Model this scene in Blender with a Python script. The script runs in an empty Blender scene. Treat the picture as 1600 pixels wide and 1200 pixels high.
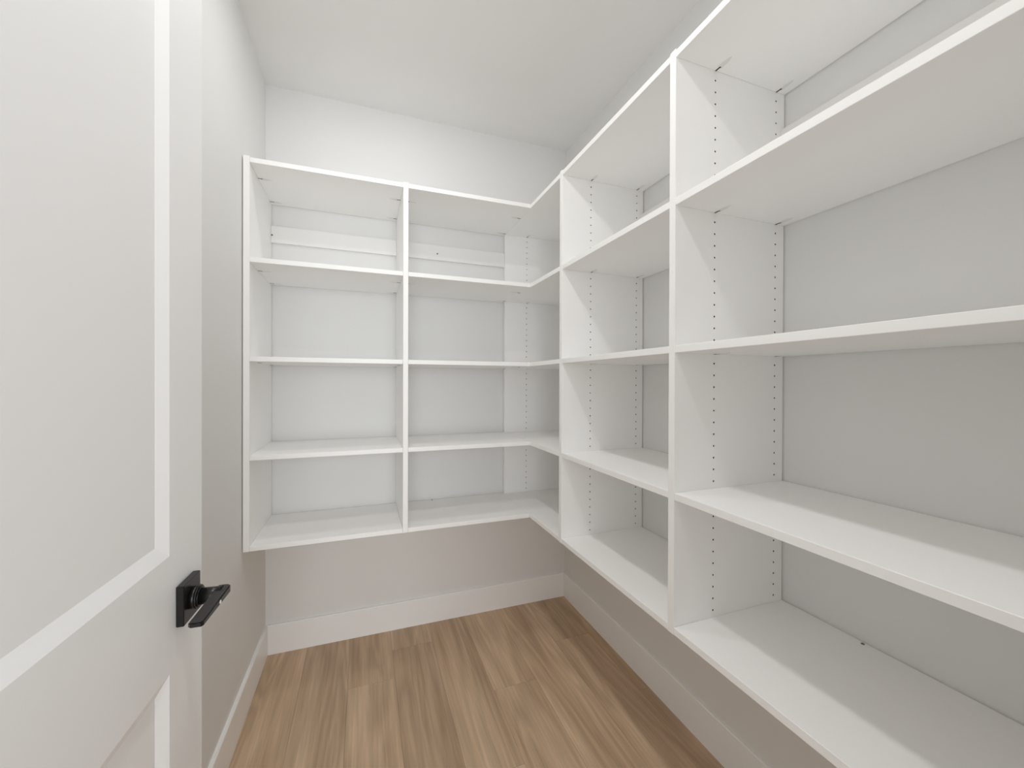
import bpy, bmesh, math, random
from mathutils import Vector, Matrix

random.seed(7)
S = bpy.context.scene
COL = S.collection

# ------------------------------------------------------------------ camera
CAM = Vector((-1.1648, -2.2168, 1.3060))
YAW, PITCH, ROLL, FPX = 0.3525, -0.0039, 0.0031, 630.9
fw = Vector((math.sin(YAW) * math.cos(PITCH), math.cos(YAW) * math.cos(PITCH), math.sin(PITCH)))
rt = Vector((math.cos(YAW), -math.sin(YAW), 0))
up = rt.cross(fw)
r2 = rt * math.cos(ROLL) + up * math.sin(ROLL)
u2 = -rt * math.sin(ROLL) + up * math.cos(ROLL)
cam_data = bpy.data.cameras.new('camera')
cam_data.sensor_width = 36.0
cam_data.sensor_fit = 'HORIZONTAL'
cam_data.lens = FPX / 1600 * 36.0
cam_data.clip_start = 0.02
cam = bpy.data.objects.new('camera', cam_data)
COL.objects.link(cam)
cam.matrix_world = Matrix(((r2.x, u2.x, -fw.x, CAM.x), (r2.y, u2.y, -fw.y, CAM.y), (r2.z, u2.z, -fw.z, CAM.z), (0, 0, 0, 1)))
S.camera = cam

# ------------------------------------------------------------------ light and exposure
vs = S.view_settings
vs.view_transform = 'Standard'
vs.look = 'None'
vs.gamma = 1.0
vs.use_curve_mapping = False
vs.exposure = 0.04
S.display_settings.display_device = 'sRGB'
S.cycles.max_bounces = 18
S.cycles.diffuse_bounces = 14
S.cycles.glossy_bounces = 4

world = bpy.data.worlds.new('world')
S.world = world
world.use_nodes = True
bg = world.node_tree.nodes['Background']
bg.inputs[0].default_value = (0.985, 0.99, 1.0, 1)      # the bright neighbouring room seen through the open doorway
bg.inputs[1].default_value = 0.95

LIGHT_SPOTS = [(-1.08, -0.80, 2.7), (-1.08, -1.65, 6.0)]
def lamp(x, y, watts):
    l = bpy.data.lights.new('downlight', 'AREA')
    l.shape = 'DISK'
    l.size = 0.12
    l.energy = watts
    l.color = (1.0, 0.995, 0.985)
    o = bpy.data.objects.new('downlight', l)
    o.location = (x, y, 2.708)
    COL.objects.link(o)
for s in LIGHT_SPOTS:
    lamp(*s)
# unseen area lamp added beyond the doorway to brighten the back wall
fill = bpy.data.lights.new('doorway_fill', 'AREA')
fill.shape = 'RECTANGLE'
fill.size, fill.size_y = 2.4, 2.0
fill.energy = 90.0
fill.color = (0.94, 0.975, 1.0)
fill_obj = bpy.data.objects.new('doorway_fill', fill)
fill_obj.location = (-1.15, -5.5, 1.30)
fill_obj.rotation_euler = (math.radians(90), 0, 0)
COL.objects.link(fill_obj)

# ------------------------------------------------------------------ dimensions (metres; back right room corner is the origin)
W = 1.604          # room width
CEIL = 2.722
FRONT = -2.10      # inner face of the wall with the doorway
D = 0.404          # shelf depth
GAP = 0.005        # panels stand off the wall by this much
TP, TS = 0.0216, 0.0188
Z = [2.1530, 1.7687, 1.3846, 1.0000, 0.6480]      # undersides of the shelves
BASE_H, BASE_T = 0.140, 0.013
P1, P2, P3 = -0.7152, -1.3535, -2.060             # far faces of the right hand panels
XL, XM = -1.6000, -1.0030                         # left faces of the back wall panels

# ------------------------------------------------------------------ materials
def new_mat(name):
    m = bpy.data.materials.new(name)
    m.use_nodes = True
    nt = m.node_tree
    return m, nt, nt.nodes['Principled BSDF']

def painted(name, col, rough, spec=0.5, bump=0.0, bscale=300.0, var=0.015, vscale=3.0):
    m, nt, b = new_mat(name)
    b.inputs['Roughness'].default_value = rough
    b.inputs['Specular IOR Level'].default_value = spec
    tc = nt.nodes.new('ShaderNodeTexCoord')
    n1 = nt.nodes.new('ShaderNodeTexNoise')
    n1.inputs['Scale'].default_value = vscale
    n1.inputs['Detail'].default_value = 3
    nt.links.new(tc.outputs['Object'], n1.inputs['Vector'])
    mix = nt.nodes.new('ShaderNodeMix')
    mix.data_type = 'RGBA'
    mix.inputs[6].default_value = (*[c * (1 - var) for c in col], 1)
    mix.inputs[7].default_value = (*[min(1, c * (1 + var)) for c in col], 1)
    nt.links.new(n1.outputs['Fac'], mix.inputs[0])
    nt.links.new(mix.outputs[2], b.inputs['Base Color'])
    if bump:
        n2 = nt.nodes.new('ShaderNodeTexNoise')
        n2.inputs['Scale'].default_value = bscale
        n2.inputs['Detail'].default_value = 2
        nt.links.new(tc.outputs['Object'], n2.inputs['Vector'])
        bp = nt.nodes.new('ShaderNodeBump')
        bp.inputs['Strength'].default_value = bump
        bp.inputs['Distance'].default_value = 0.001
        nt.links.new(n2.outputs['Fac'], bp.inputs['Height'])
        nt.links.new(bp.outputs['Normal'], b.inputs['Normal'])
    return m

M_WALL = painted('wall_paint', (0.783, 0.783, 0.775), 0.6, 0.3, 0.10, 260)
M_CEIL = painted('ceiling_paint', (0.82, 0.815, 0.808), 0.9, 0.2, 0.12, 200)
M_TRIM = painted('trim_paint', (0.915, 0.922, 0.918), 0.35, 0.45)
M_DOOR = painted('door_paint', (0.87, 0.870, 0.864), 0.38, 0.45)
M_MELA = painted('white_melamine', (0.930, 0.928, 0.920), 0.42, 0.4, 0.03, 900, 0.008)
M_EDGE = painted('white_edge_band', (0.915, 0.912, 0.90), 0.4, 0.4, 0, 300, 0.005)
M_RAIL = painted('white_rail_board', (0.845, 0.838, 0.825), 0.45, 0.4, 0.03, 900, 0.008)
M_CORE = painted('drilled_board_core', (0.12, 0.11, 0.095), 0.95, 0.1)
M_SLOT = painted('dark_slot', (0.05, 0.048, 0.045), 0.7, 0.2)
M_CLIP = painted('white_plastic', (0.80, 0.79, 0.77), 0.4, 0.4)
M_BLACK = painted('matte_black_metal', (0.007, 0.0068, 0.0065), 0.30, 0.42, 0.02, 700, 0.1)
M_STEEL = painted('zinc_screw', (0.16, 0.15, 0.14), 0.5, 0.5)
M_SUB = painted('subfloor', (0.10, 0.075, 0.055), 0.9, 0.2)
M_SILVER = painted('bright_disc', (0.75, 0.74, 0.72), 0.3, 0.6)

def wood():
    m, nt, b = new_mat('oak_plank')
    N, L = nt.nodes, nt.links
    tc = N.new('ShaderNodeTexCoord')
    oi = N.new('ShaderNodeObjectInfo')
    off = N.new('ShaderNodeVectorMath'); off.operation = 'SCALE'
    comb = N.new('ShaderNodeCombineXYZ')
    L.new(oi.outputs['Random'], comb.inputs[0]); L.new(oi.outputs['Random'], comb.inputs[1]); L.new(oi.outputs['Random'], comb.inputs[2])
    L.new(comb.outputs[0], off.inputs[0]); off.inputs['Scale'].default_value = 37.0
    add = N.new('ShaderNodeVectorMath'); add.operation = 'ADD'
    L.new(tc.outputs['Object'], add.inputs[0]); L.new(off.outputs[0], add.inputs[1])
    def mapped(sx, sy):
        mp = N.new('ShaderNodeMapping')
        mp.inputs['Scale'].default_value = (sx, sy, 1)
        L.new(add.outputs[0], mp.inputs['Vector'])
        return mp
    # cathedral figure: stretched rings
    mp1 = mapped(7.5, 0.75)
    big = N.new('ShaderNodeTexNoise'); big.inputs['Scale'].default_value = 1.0; big.inputs['Detail'].default_value = 2.5
    big.inputs['Distortion'].default_value = 0.4
    L.new(mp1.outputs[0], big.inputs['Vector'])
    mul = N.new('ShaderNodeMath'); mul.operation = 'MULTIPLY'; mul.inputs[1].default_value = 55.0
    L.new(big.outputs['Fac'], mul.inputs[0])
    sn = N.new('ShaderNodeMath'); sn.operation = 'SINE'
    L.new(mul.outputs[0], sn.inputs[0])
    # fine pores
    mp2 = mapped(170.0, 5.0)
    fine = N.new('ShaderNodeTexNoise'); fine.inputs['Scale'].default_value = 1.0; fine.inputs['Detail'].default_value = 4
    L.new(mp2.outputs[0], fine.inputs['Vector'])
    # medium streaks
    mp3 = mapped(13.0, 0.9)
    med = N.new('ShaderNodeTexNoise'); med.inputs['Scale'].default_value = 1.0; med.inputs['Detail'].default_value = 3
    L.new(mp3.outputs[0], med.inputs['Vector'])
    r1 = N.new('ShaderNodeValToRGB')
    e = r1.color_ramp.elements
    e[0].position = 0.28; e[0].color = (0.435, 0.303, 0.194, 1)
    e[1].position = 0.72; e[1].color = (0.67, 0.50, 0.345, 1)
    L.new(med.outputs['Fac'], r1.inputs[0])
    def shade(src, lo, hi, prev):
        mr = N.new('ShaderNodeMapRange')
        mr.inputs['From Min'].default_value = lo[0]; mr.inputs['From Max'].default_value = hi[0]
        mr.inputs['To Min'].default_value = lo[1]; mr.inputs['To Max'].default_value = hi[1]
        L.new(src, mr.inputs['Value'])
        vm = N.new('ShaderNodeVectorMath'); vm.operation = 'SCALE'
        L.new(prev, vm.inputs[0]); L.new(mr.outputs[0], vm.inputs['Scale'])
        return vm.outputs[0]
    c = shade(sn.outputs[0], (-1, 0.90), (1, 1.05), r1.outputs[0])
    c = shade(fine.outputs['Fac'], (0.3, 0.89), (0.7, 1.09), c)
    c = shade(oi.outputs['Random'], (0, 0.93), (1, 1.08), c)
    L.new(c, b.inputs['Base Color'])
    b.inputs['Roughness'].default_value = 0.5
    b.inputs['Specular IOR Level'].default_value = 0.35
    bp = N.new('ShaderNodeBump'); bp.inputs['Strength'].default_value = 0.15; bp.inputs['Distance'].default_value = 0.0006
    L.new(fine.outputs['Fac'], bp.inputs['Height']); L.new(bp.outputs['Normal'], b.inputs['Normal'])
    return m
M_WOOD = wood()

def emitter(name, col, strength):
    m, nt, b = new_mat(name)
    b.inputs['Emission Color'].default_value = (*col, 1)
    b.inputs['Emission Strength'].default_value = strength
    return m
M_LENS = emitter('lit_lens', (1, 0.98, 0.95), 6.0)

# ------------------------------------------------------------------ mesh helpers
def box(bm, x0, x1, y0, y1, z0, z1, bev=0.0, mi=0):
    vv = [bm.verts.new(p) for p in ((x0, y0, z0), (x1, y0, z0), (x1, y1, z0), (x0, y1, z0), (x0, y0, z1), (x1, y0, z1), (x1, y1, z1), (x0, y1, z1))]
    fs = [bm.faces.new([vv[i] for i in f]) for f in ((3, 2, 1, 0), (4, 5, 6, 7), (0, 1, 5, 4), (1, 2, 6, 5), (2, 3, 7, 6), (3, 0, 4, 7))]
    for f in fs:
        f.material_index = mi
    if bev:
        es = list({e for f in fs for e in f.edges})
        r = bmesh.ops.bevel(bm, geom=es, offset=bev, segments=1, affect='EDGES', profile=0.5)
        for f in r['faces']:
            f.material_index = mi
    return fs

def cyl(bm, c, axis, r0, r1, h, n=24, mi=0, caps=True):
    """frustum from centre c along the unit vector axis"""
    axis = Vector(axis).normalized()
    a = axis.orthogonal().normalized(); b = axis.cross(a)
    c = Vector(c)
    lo, hi = [], []
    for i in range(n):
        t = 2 * math.pi * i / n
        d = a * math.cos(t) + b * math.sin(t)
        lo.append(bm.verts.new(c + d * r0)); hi.append(bm.verts.new(c + axis * h + d * r1))
    for i in range(n):
        f = bm.faces.new((lo[i], lo[(i + 1) % n], hi[(i + 1) % n], hi[i])); f.smooth = True; f.material_index = mi
    if caps:
        f = bm.faces.new(lo[::-1]); f.material_index = mi
        f = bm.faces.new(hi); f.material_index = mi

def link(name, bm, mats, parent=None, kind=None, origin=(0, 0, 0)):
    """one mesh object; vertices are given in world space, the origin is moved to `origin`"""
    o3 = Vector(origin)
    for v in bm.verts:
        v.co -= o3
    bmesh.ops.recalc_face_normals(bm, faces=bm.faces)
    me = bpy.data.meshes.new(name)
    bm.to_mesh(me); bm.free()
    for m in (mats if isinstance(mats, (list, tuple)) else [mats]):
        me.materials.append(m)
    o = bpy.data.objects.new(name, me)
    COL.objects.link(o)
    o.location = o3
    if parent:
        put(o, parent)
    if kind:
        o['kind'] = kind
    return o

def world_loc(o):
    v = Vector(o.location)
    while o.parent:
        o = o.parent
        v = v + Vector(o.location)
    return v

def put(o, parent):
    """parent without rotation: keep the world position"""
    o.location = Vector(o.location) - world_loc(parent)
    o.parent = parent

def boxobj(name, dims, mat, parent=None, kind=None, bev=0.0, origin=None):
    bm = bmesh.new()
    box(bm, *dims, bev=bev)
    x0, x1, y0, y1, z0, z1 = dims
    return link(name, bm, mat, parent, kind, origin or ((x0 + x1) / 2, (y0 + y1) / 2, z0))

def empty(name, loc, label, cat, rz=0):
    o = bpy.data.objects.new(name, None)
    COL.objects.link(o)
    o.location = loc
    o.rotation_euler.z = rz
    o['label'] = label; o['category'] = cat
    return o

# ------------------------------------------------------------------ the room shell
WT = 0.115
boxobj('wall_back', (-W - WT, WT, 0, WT, -0.02, CEIL), M_WALL, kind='structure')
boxobj('wall_right', (0, WT, FRONT - WT, 0, -0.02, CEIL), M_WALL, kind='structure')
boxobj('wall_left', (-W - WT, -W, FRONT - WT, 0, -0.02, CEIL), M_WALL, kind='structure')
boxobj('ceiling', (-W - WT, WT, FRONT - WT, WT, CEIL, CEIL + 0.1), M_CEIL, kind='structure')
DX0, DX1, DTOP = -1.532, -0.770, 2.44           # doorway the camera looks through
bm = bmesh.new()
box(bm, -W, DX0, FRONT - WT, FRONT, -0.02, CEIL)
box(bm, DX1, 0, FRONT - WT, FRONT, -0.02, CEIL)
box(bm, DX0, DX1, FRONT - WT, FRONT, DTOP, CEIL)
link('wall_front', bm, M_WALL, kind='structure')

# floor: a sub floor carrying single oak planks laid towards the back wall
floor = boxobj('floor', (-W - 0.02, 0.02, -3.4, 0.02, -0.06, -0.009), M_SUB, kind='structure', origin=(0, 0, 0))
PW, G = 0.194, 0.00025
rows = [(-1.614, -0.80), (-1.420, -1.02), (-1.226, -0.372), (-1.032, -0.176), (-0.838, -0.94), (-0.644, -0.590), (-0.450, -1.15), (-0.256, -0.385), (-0.062, -0.80)]
LEN = 1.22
for x0, yj in rows:
    x1 = min(x0 + PW, 0.0)
    ends = [0.0, yj]
    while ends[-1] > -3.3:
        ends.append(max(ends[-1] - LEN, -3.4))
    for ya, yb in zip(ends[:-1], ends[1:]):
        if ya - yb < 0.02:
            continue
        bm = bmesh.new()
        box(bm, max(x0, -W) + G, x1 - G, yb + G, ya - G, -0.0085, 0.0, bev=0.0005)
        link('plank', bm, M_WOOD, floor, origin=((x0 + x1) / 2, (ya + yb) / 2, 0))

# baseboards: flat board with an eased top edge
def baseboard(name, a, b, nrm):
    a, b, nrm = Vector(a), Vector(b), Vector(nrm)
    prof = [(0, 0), (BASE_T, 0), (BASE_T, BASE_H - 0.004), (BASE_T - 0.003, BASE_H), (0, BASE_H)]
    bm = bmesh.new()
    A = [bm.verts.new(a + nrm * p + Vector((0, 0, q))) for p, q in prof]
    B = [bm.verts.new(b + nrm * p + Vector((0, 0, q))) for p, q in prof]
    n = len(prof)
    for i in range(n):
        bm.faces.new((A[i], A[(i + 1) % n], B[(i + 1) % n], B[i]))
    bm.faces.new(A[::-1]); bm.faces.new(B)
    return link(name, bm, M_TRIM, kind='structure', origin=(a + b) / 2)
baseboard('baseboard_back', (-W, 0, 0), (0, 0, 0), (0, -1, 0))
baseboard('baseboard_right', (0, -BASE_T, 0), (0, FRONT, 0), (-1, 0, 0))
baseboard('baseboard_left', (-W, -BASE_T, 0), (-W, FRONT, 0), (1, 0, 0))

# ------------------------------------------------------------------ shelving panels with drilled pin holes
HOLE_Z = [2.1588 - 0.032 * k for k in range(48)]
HF, HR = 0.1345, D - 0.0388       # hole columns, measured from the front edge

def panel(name, parent, front, axis_u, axis_w, z0, z1, sides):
    """front: world point of the front edge (u=0,w=0); u runs to the wall, w through the thickness; sides: drilled faces (0: w=0, 1: w=TP)"""
    U, Wv, F0 = Vector(axis_u), Vector(axis_w), Vector(front)
    depth, c, hw, rad = D - GAP, 0.0009, 0.012, 0.0026
    bm = bmesh.new()
    def P(u, w, z):
        return F0 + U * u + Wv * w + Vector((0, 0, z))
    def face(pts, mi=0):
        f = bm.faces.new([bm.verts.new(p) for p in pts]); f.material_index = mi
        return f
    def quad_uz(u0, u1, za, zb, w, flip):
        pts = [P(u0, w, za), P(u1, w, za), P(u1, w, zb), P(u0, w, zb)]
        return face(pts[::-1] if flip else pts)
    holes = [z for z in HOLE_Z if z0 + 0.02 < z < z1 - 0.02]
    for w, inward in ((0.0, 1), (TP, -1)):
        flip = inward < 0
        if (0 if inward > 0 else 1) not in sides:
            quad_uz(c, depth, z0, z1, w, flip)
            continue
        brk = [c, HF - hw, HF + hw, HR - hw, HR + hw, depth]
        for i in (0, 2, 4):
            quad_uz(brk[i], brk[i + 1], z0, z1, w, flip)
        for uc in (HF, HR):
            zz = z0
            for z in sorted(holes):
                if z - 0.012 > zz:
                    quad_uz(uc - hw, uc + hw, zz, z - 0.012, w, flip)
                zz = z + 0.012
                ring, sq = [], []
                for k in range(8):
                    t = k * math.pi / 4
                    ring.append((uc + rad * math.cos(t), z + rad * math.sin(t)))
                    m = max(abs(math.cos(t)), abs(math.sin(t)))
                    sq.append((uc + hw * math.cos(t) / m, z + 0.012 * math.sin(t) / m))
                for k in range(8):
                    j = (k + 1) % 8
                    pts = [P(sq[k][0], w, sq[k][1]), P(sq[j][0], w, sq[j][1]), P(ring[j][0], w, ring[j][1]), P(ring[k][0], w, ring[k][1])]
                    face(pts)
                    wi = w + inward * 0.009
                    pts = [P(*ring[k][:1], w, ring[k][1]), P(ring[j][0], w, ring[j][1]), P(ring[j][0], wi, ring[j][1]), P(ring[k][0], wi, ring[k][1])]
                    face(pts, 1)
                face([P(a, w + inward * 0.009, b) for a, b in ring], 1)
            if z1 > zz:
                quad_uz(uc - hw, uc + hw, zz, z1, w, flip)
    # edges: front band with eased arrises, back, top, bottom
    face([P(0, c, z0), P(0, TP - c, z0), P(0, TP - c, z1), P(0, c, z1)], 2)
    face([P(0, c, z0), P(c, 0, z0), P(c, 0, z1), P(0, c, z1)], 2)
    face([P(0, TP - c, z0), P(c, TP, z0), P(c, TP, z1), P(0, TP - c, z1)], 2)
    face([P(depth, 0, z0), P(depth, TP, z0), P(depth, TP, z1), P(depth, 0, z1)])
    for z in (z0, z1):
        face([P(c, 0, z), P(depth, 0, z), P(depth, TP, z), P(c, TP, z), P(0, TP - c, z), P(0, c, z)])
    bmesh.ops.remove_doubles(bm, verts=bm.verts, dist=1e-5)
    return link(name, bm, [M_MELA, M_CORE, M_EDGE], parent, origin=F0 + Wv * TP / 2 + Vector((0, 0, z0)))

def shelf(parent, x0, x1, y0, y1, z, front):
    """front: 'x' or 'y': which low side carries the edge band"""
    bm = bmesh.new()
    fs = box(bm, x0, x1, y0, y1, z, z + TS)
    for f in fs:
        n = f.calc_center_median()
        if (front == 'y' and abs(n.y - y0) < 1e-6) or (front == 'x' and abs(n.x - x0) < 1e-6):
            f.material_index = 1
    es = [e for e in bm.edges if (front == 'y' and all(abs(v.co.y - y0) < 1e-6 for v in e.verts)) or (front == 'x' and all(abs(v.co.x - x0) < 1e-6 for v in e.verts))]
    bmesh.ops.bevel(bm, geom=es, offset=0.0008, segments=1, affect='EDGES')
    return link('shelf', bm, [M_MELA, M_EDGE], parent, origin=((x0 + x1) / 2, (y0 + y1) / 2, z))

# one fastener mesh: a slim white cover let into the underside with a dark slot at its panel end
def fastener_mesh():
    bm = bmesh.new()
    # local: +x runs along the shelf away from the panel, z=0 is the shelf underside
    w = 0.0075
    pts = [(0.014, -w), (0.030, -w), (0.046, -w * 0.45), (0.052, 0), (0.046, w * 0.45), (0.030, w), (0.014, w)]
    lo = [bm.verts.new((x, y, 0.0)) for x, y in pts]
    hi = [bm.verts.new((x + 0.0006, y * 0.86, -0.0011)) for x, y in pts]
    n = len(pts)
    for i in range(n):
        bm.faces.new((lo[i], lo[(i + 1) % n], hi[(i + 1) % n], hi[i]))
    bm.faces.new(hi)
    box(bm, 0.0005, 0.0145, -0.0017, 0.0017, -0.0010, 0.0, mi=1)
    cyl(bm, (0.0145, 0, -0.0012), (0, 0, 1), 0.0030, 0.0030, 0.0012, 12, 1)
    bmesh.ops.recalc_face_normals(bm, faces=bm.faces)
    me = bpy.data.meshes.new('shelf_fastener')
    bm.to_mesh(me); bm.free()
    me.materials.append(M_CLIP); me.materials.append(M_SLOT)
    return me
FAST = fastener_mesh()
def fastener(sh, x, y, z, ang):
    o = bpy.data.objects.new('shelf_fastener', FAST)
    COL.objects.link(o)
    o.location = (x, y, z); o.rotation_euler.z = ang
    put(o, sh)
    return o

def rail(parent, x0, x1, y0, y1):
    return boxobj('mounting_rail', (x0, x1, y0, y1, 1.9685, 2.0475), M_RAIL, parent, bev=0.0009)

def screw(parent, c, axis):
    bm = bmesh.new()
    c = Vector(c); ax = Vector(axis)
    cyl(bm, c, ax, 0.0042, 0.0034, 0.0012, 16, 0)
    cyl(bm, c + ax * 0.0012, ax, 0.0018, 0.0012, 0.0003, 6, 0)
    return link('screw', bm, M_STEEL, parent, origin=c)

ZB = Z[4]; ZT = Z[0] + TS + 0.004
CL = 0.0006
HFY, HRY = -D + HF, -D + HR

# ---- shelving on the back wall
back_unit = empty('shelving_unit', (-1.0, 0, ZB), 'white two-bay open shelving unit hung on the back wall above the baseboard', 'shelving')
panel('side_panel', back_unit, (XL, -D, 0), (0, 1, 0), (1, 0, 0), ZB, ZT, ())
panel('divider_panel', back_unit, (XM, -D, 0), (0, 1, 0), (1, 0, 0), ZB, ZT, ())
for z in Z:
    a = shelf(back_unit, XL + TP + CL, XM - CL, -D + 0.0005, -GAP, z, 'y')
    for y in (HFY, HRY):
        fastener(a, XL + TP, y, z, 0)
        fastener(a, XM, y, z, math.pi)
    b = shelf(back_unit, XM + TP + CL, -D - CL, -D + 0.0005, -GAP, z, 'y')
    for y in (HFY, HRY):
        fastener(b, XM + TP, y, z, 0)
        fastener(b, -D, y, z, math.pi)
r = rail(back_unit, XL + TP + CL, XM - CL, -0.020, 0.0)
screw(r, (XL + TP + 0.005, -0.020, 2.003), (0, -1, 0))
r = rail(back_unit, XM + TP + CL, -D - CL, -0.020, 0.0)
screw(r, (-0.7897, -0.020, 2.002), (0, -1, 0))

# ---- shelving on the right wall
right_unit = empty('shelving_unit', (0, -1.0, ZB), 'long white open shelving run on the right wall with drilled panels and deep shelves', 'shelving')
panel('side_panel', right_unit, (-D, -GAP, 0), (1, 0, 0), (0, -1, 0), ZB, ZT, (1,))
panel('divider_panel', right_unit, (-D, P1, 0), (1, 0, 0), (0, -1, 0), ZB, ZT, (0, 1))
panel('divider_panel', right_unit, (-D, P2, 0), (1, 0, 0), (0, -1, 0), ZB, ZT, (0, 1))
panel('side_panel', right_unit, (-D, P3, 0), (1, 0, 0), (0, -1, 0), ZB, ZT, (0,))
bays = [(-GAP - TP, P1), (P1 - TP, P2), (P2 - TP, P3)]
for ya, yb in bays:
    for z in Z:
        s = shelf(right_unit, -D + 0.0005, -GAP, yb + CL, ya - CL, z, 'x')
        for x in (HFY, HRY):
            fastener(s, x, ya, z, -math.pi / 2)
            fastener(s, x, yb, z, math.pi / 2)
    r = rail(right_unit, -0.020, 0.0, yb + CL, ya - CL)
    screw(r, (-0.020, (ya + yb) / 2, 2.002), (-1, 0, 0))
low = [c for c in right_unit.children if c.name.startswith('shelf') and abs(world_loc(c).z - Z[4]) < 1e-4]
low.sort(key=lambda c: world_loc(c).y)
screw(low[0], (-0.0135, -1.587, Z[4] + TS), (0, 0, 1))
lowb = [c for c in back_unit.children if c.name.startswith('shelf') and abs(world_loc(c).z - Z[4]) < 1e-4]
lowb.sort(key=lambda c: -world_loc(c).x)
screw(lowb[0], (-0.815, -0.0135, Z[4] + TS), (0, 0, 1))

# ------------------------------------------------------------------ the open door (heading 3 degrees off the left wall)
HD = math.radians(3.0)
DO = Vector((-1.4497, -1.4166, 0))              # door face at the near edge of the rosette
door = bpy.data.objects.new('door_1', None)
COL.objects.link(door)
door.location = DO
# local frame: x = outward normal of the visible face, y = along the door towards its free edge, z = up
door.rotation_euler.z = -HD
door['kind'] = 'structure'
door['label'] = 'white two-panel interior door standing open along the left wall'
door['category'] = 'door'
def dlink(name, bm, mat, parent, origin=(0, 0, 0)):
    o3 = Vector(origin)
    for v in bm.verts:
        v.co -= o3
    bmesh.ops.recalc_face_normals(bm, faces=bm.faces)
    me = bpy.data.meshes.new(name); bm.to_mesh(me); bm.free()
    me.materials.append(mat)
    o = bpy.data.objects.new(name, me); COL.objects.link(o)
    base = Vector((0, 0, 0)); p = parent
    while p is not None and p is not door:
        base += Vector(p.location); p = p.parent
    o.parent = parent; o.location = o3 - base
    return o
FE, HE = 0.0965, 0.0965 - 0.762                  # free edge and hinge edge along local y
SI, SO = -0.0195, HE + 0.116                     # inner limits of the stiles
DT, DB, DH = 0.035, 0.012, 2.42
RAILS = [(DB, 0.250), (0.845, 1.031), (DH - 0.116, DH)]
for y0, y1 in ((SI, FE), (HE, SO)):
    bm = bmesh.new(); box(bm, -DT, 0, y0, y1, DB, DH)
    dlink('stile', bm, M_DOOR, door, ((0, (y0 + y1) / 2, DB)))
for z0, z1 in RAILS:
    bm = bmesh.new(); box(bm, -DT, 0, SO, SI, z0, z1)
    dlink('rail', bm, M_DOOR, door, (0, (SO + SI) / 2, z0))
REC, SLP = 0.0095, 0.0215
for z0, z1 in ((0.250, 0.845), (1.031, DH - 0.116)):
    bm = bmesh.new()
    for xs, xr in ((0.0, -REC), (-DT, -DT + REC)):
        o_ = [(xs, SO, z0), (xs, SI, z0), (xs, SI, z1), (xs, SO, z1)]
        i_ = [(xr, SO + SLP, z0 + SLP), (xr, SI - SLP, z0 + SLP), (xr, SI - SLP, z1 - SLP), (xr, SO + SLP, z1 - SLP)]
        O = [bm.verts.new(p) for p in o_]; I = [bm.verts.new(p) for p in i_]
        for k in range(4):
            j = (k + 1) % 4
            bm.faces.new((O[k], O[j], I[j], I[k]))
        bm.faces.new(I)
    dlink('panel', bm, M_DOOR, door, (0, (SO + SI) / 2, z0))

# black lever handle
HZ, RS = 0.9394, 0.0331
AY = 0.0300
bm = bmesh.new(); box(bm, 0, 0.0115, AY - 0.0305, AY + 0.0305, HZ - RS, HZ + RS, bev=0.0012)
handle = dlink('lever_handle', bm, M_BLACK, door, (0, AY, HZ)); handle['label'] = 'matte black lever handle on a square rosette'
bm = bmesh.new()
cyl(bm, (0.0115, AY, HZ), (1, 0, 0), 0.0178, 0.0178, 0.0085, 32)
cyl(bm, (0.0200, AY, HZ), (1, 0, 0), 0.0196, 0.0188, 0.0022, 32)
cyl(bm, (0.0222, AY, HZ), (1, 0, 0), 0.0160, 0.0160, 0.0020, 32)
dlink('collar', bm, M_BLACK, handle, (0.0115, AY, HZ))
bm = bmesh.new()
cyl(bm, (0.0240, AY, HZ), (1, 0, 0), 0.0135, 0.0125, 0.030, 32)
dlink('neck', bm, M_BLACK, handle, (0.024, AY, HZ))
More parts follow.
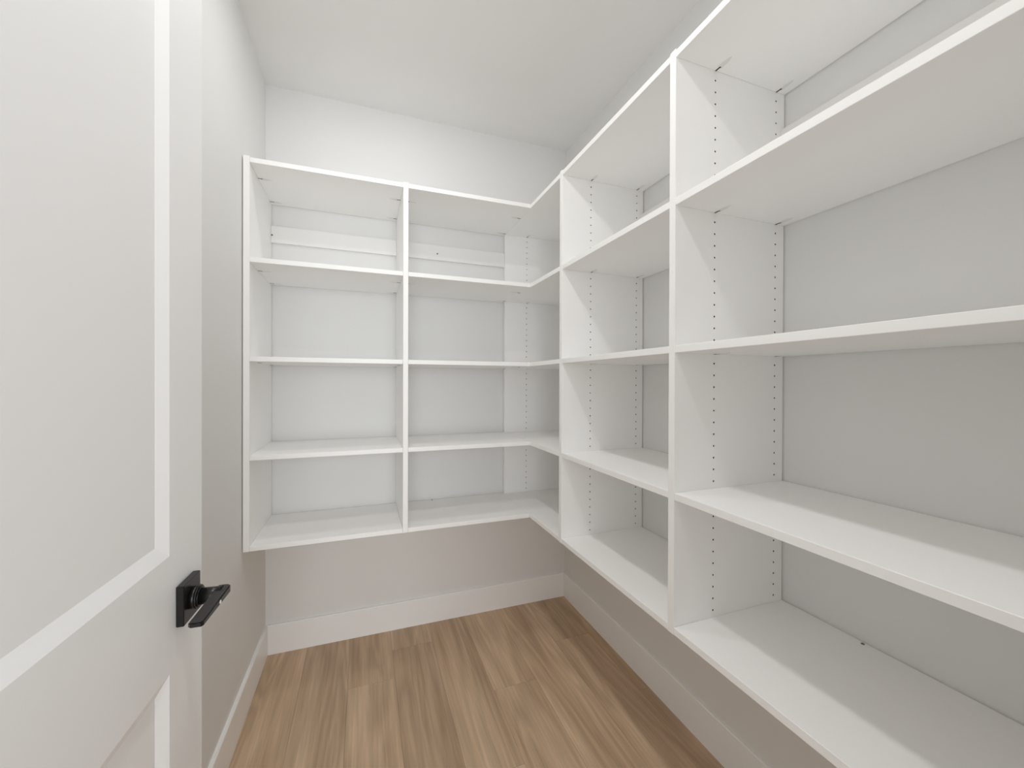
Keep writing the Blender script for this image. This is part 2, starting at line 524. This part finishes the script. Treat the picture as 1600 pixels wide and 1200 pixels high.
# lever: flat bar with its broad side up, rounded at the neck, running back towards the hinge
bm = bmesh.new()
X0, X1 = 0.0445, 0.0645
YF, YT = AY + 0.014, AY - 0.103
LT = lambda y: 0.0125 - 0.0050 * (AY + 0.014 - y) / 0.117
out = []
for k in range(5):
    t = math.pi / 2 * k / 4
    out.append((X1 - 0.008 + 0.008 * math.sin(t), YF - 0.008 + 0.008 * math.cos(t)))
out += [(X1, YT + 0.003), (X1 - 0.003, YT), (X0 + 0.003, YT), (X0, YT + 0.003), (X0, YF)]
topv = [bm.verts.new((x, y, HZ + 0.0095 - (AY - y) * 0.02)) for x, y in out]
botv = [bm.verts.new((x, y, HZ + 0.0095 - LT(y) - (AY - y) * 0.02)) for x, y in out]
n = len(out)
for i in range(n):
    bm.faces.new((botv[i], botv[(i + 1) % n], topv[(i + 1) % n], topv[i]))
ft = bm.faces.new(topv); fb = bm.faces.new(botv[::-1])
bmesh.ops.bevel(bm, geom=list({e for f in (ft, fb) for e in f.edges}), offset=0.0014, segments=2, affect='EDGES')
dlink('lever', bm, M_BLACK, handle, (X0, AY, HZ))
bm = bmesh.new()
cyl(bm, (X1 - 0.0005, -0.0075, HZ + 0.0032), (1, 0, 0), 0.0031, 0.0028, 0.0012, 16)  # small bright disc making a pale spot on the lever's outer side
disc = dlink('disc', bm, M_SILVER, handle, (X1, -0.0075, HZ)); disc['label'] = 'small bright disc on the side of the lever'

# ------------------------------------------------------------------ recessed ceiling lights
for i, (x, y, w_) in enumerate(LIGHT_SPOTS):
    t = empty('ceiling_light', (x, y, CEIL), ['round white recessed ceiling light above the middle of the floor', 'round white recessed ceiling light near the doorway'][i], 'ceiling light')
    bm = bmesh.new()
    prev = None
    for rr, zz in ((0.062, CEIL - 0.004), (0.066, CEIL - 0.006), (0.078, CEIL - 0.004), (0.080, CEIL)):
        ring = [bm.verts.new((x + rr * math.cos(2 * math.pi * k / 40), y + rr * math.sin(2 * math.pi * k / 40), zz)) for k in range(40)]
        if prev:
            for k in range(40):
                f = bm.faces.new((prev[k], prev[(k + 1) % 40], ring[(k + 1) % 40], ring[k])); f.smooth = True
        prev = ring
    link('trim_ring', bm, M_TRIM, t, origin=(x, y, CEIL))
    bm = bmesh.new(); cyl(bm, (x, y, CEIL - 0.005), (0, 0, 1), 0.0625, 0.0625, 0.005, 40)
    link('lens', bm, M_LENS, t, origin=(x, y, CEIL))
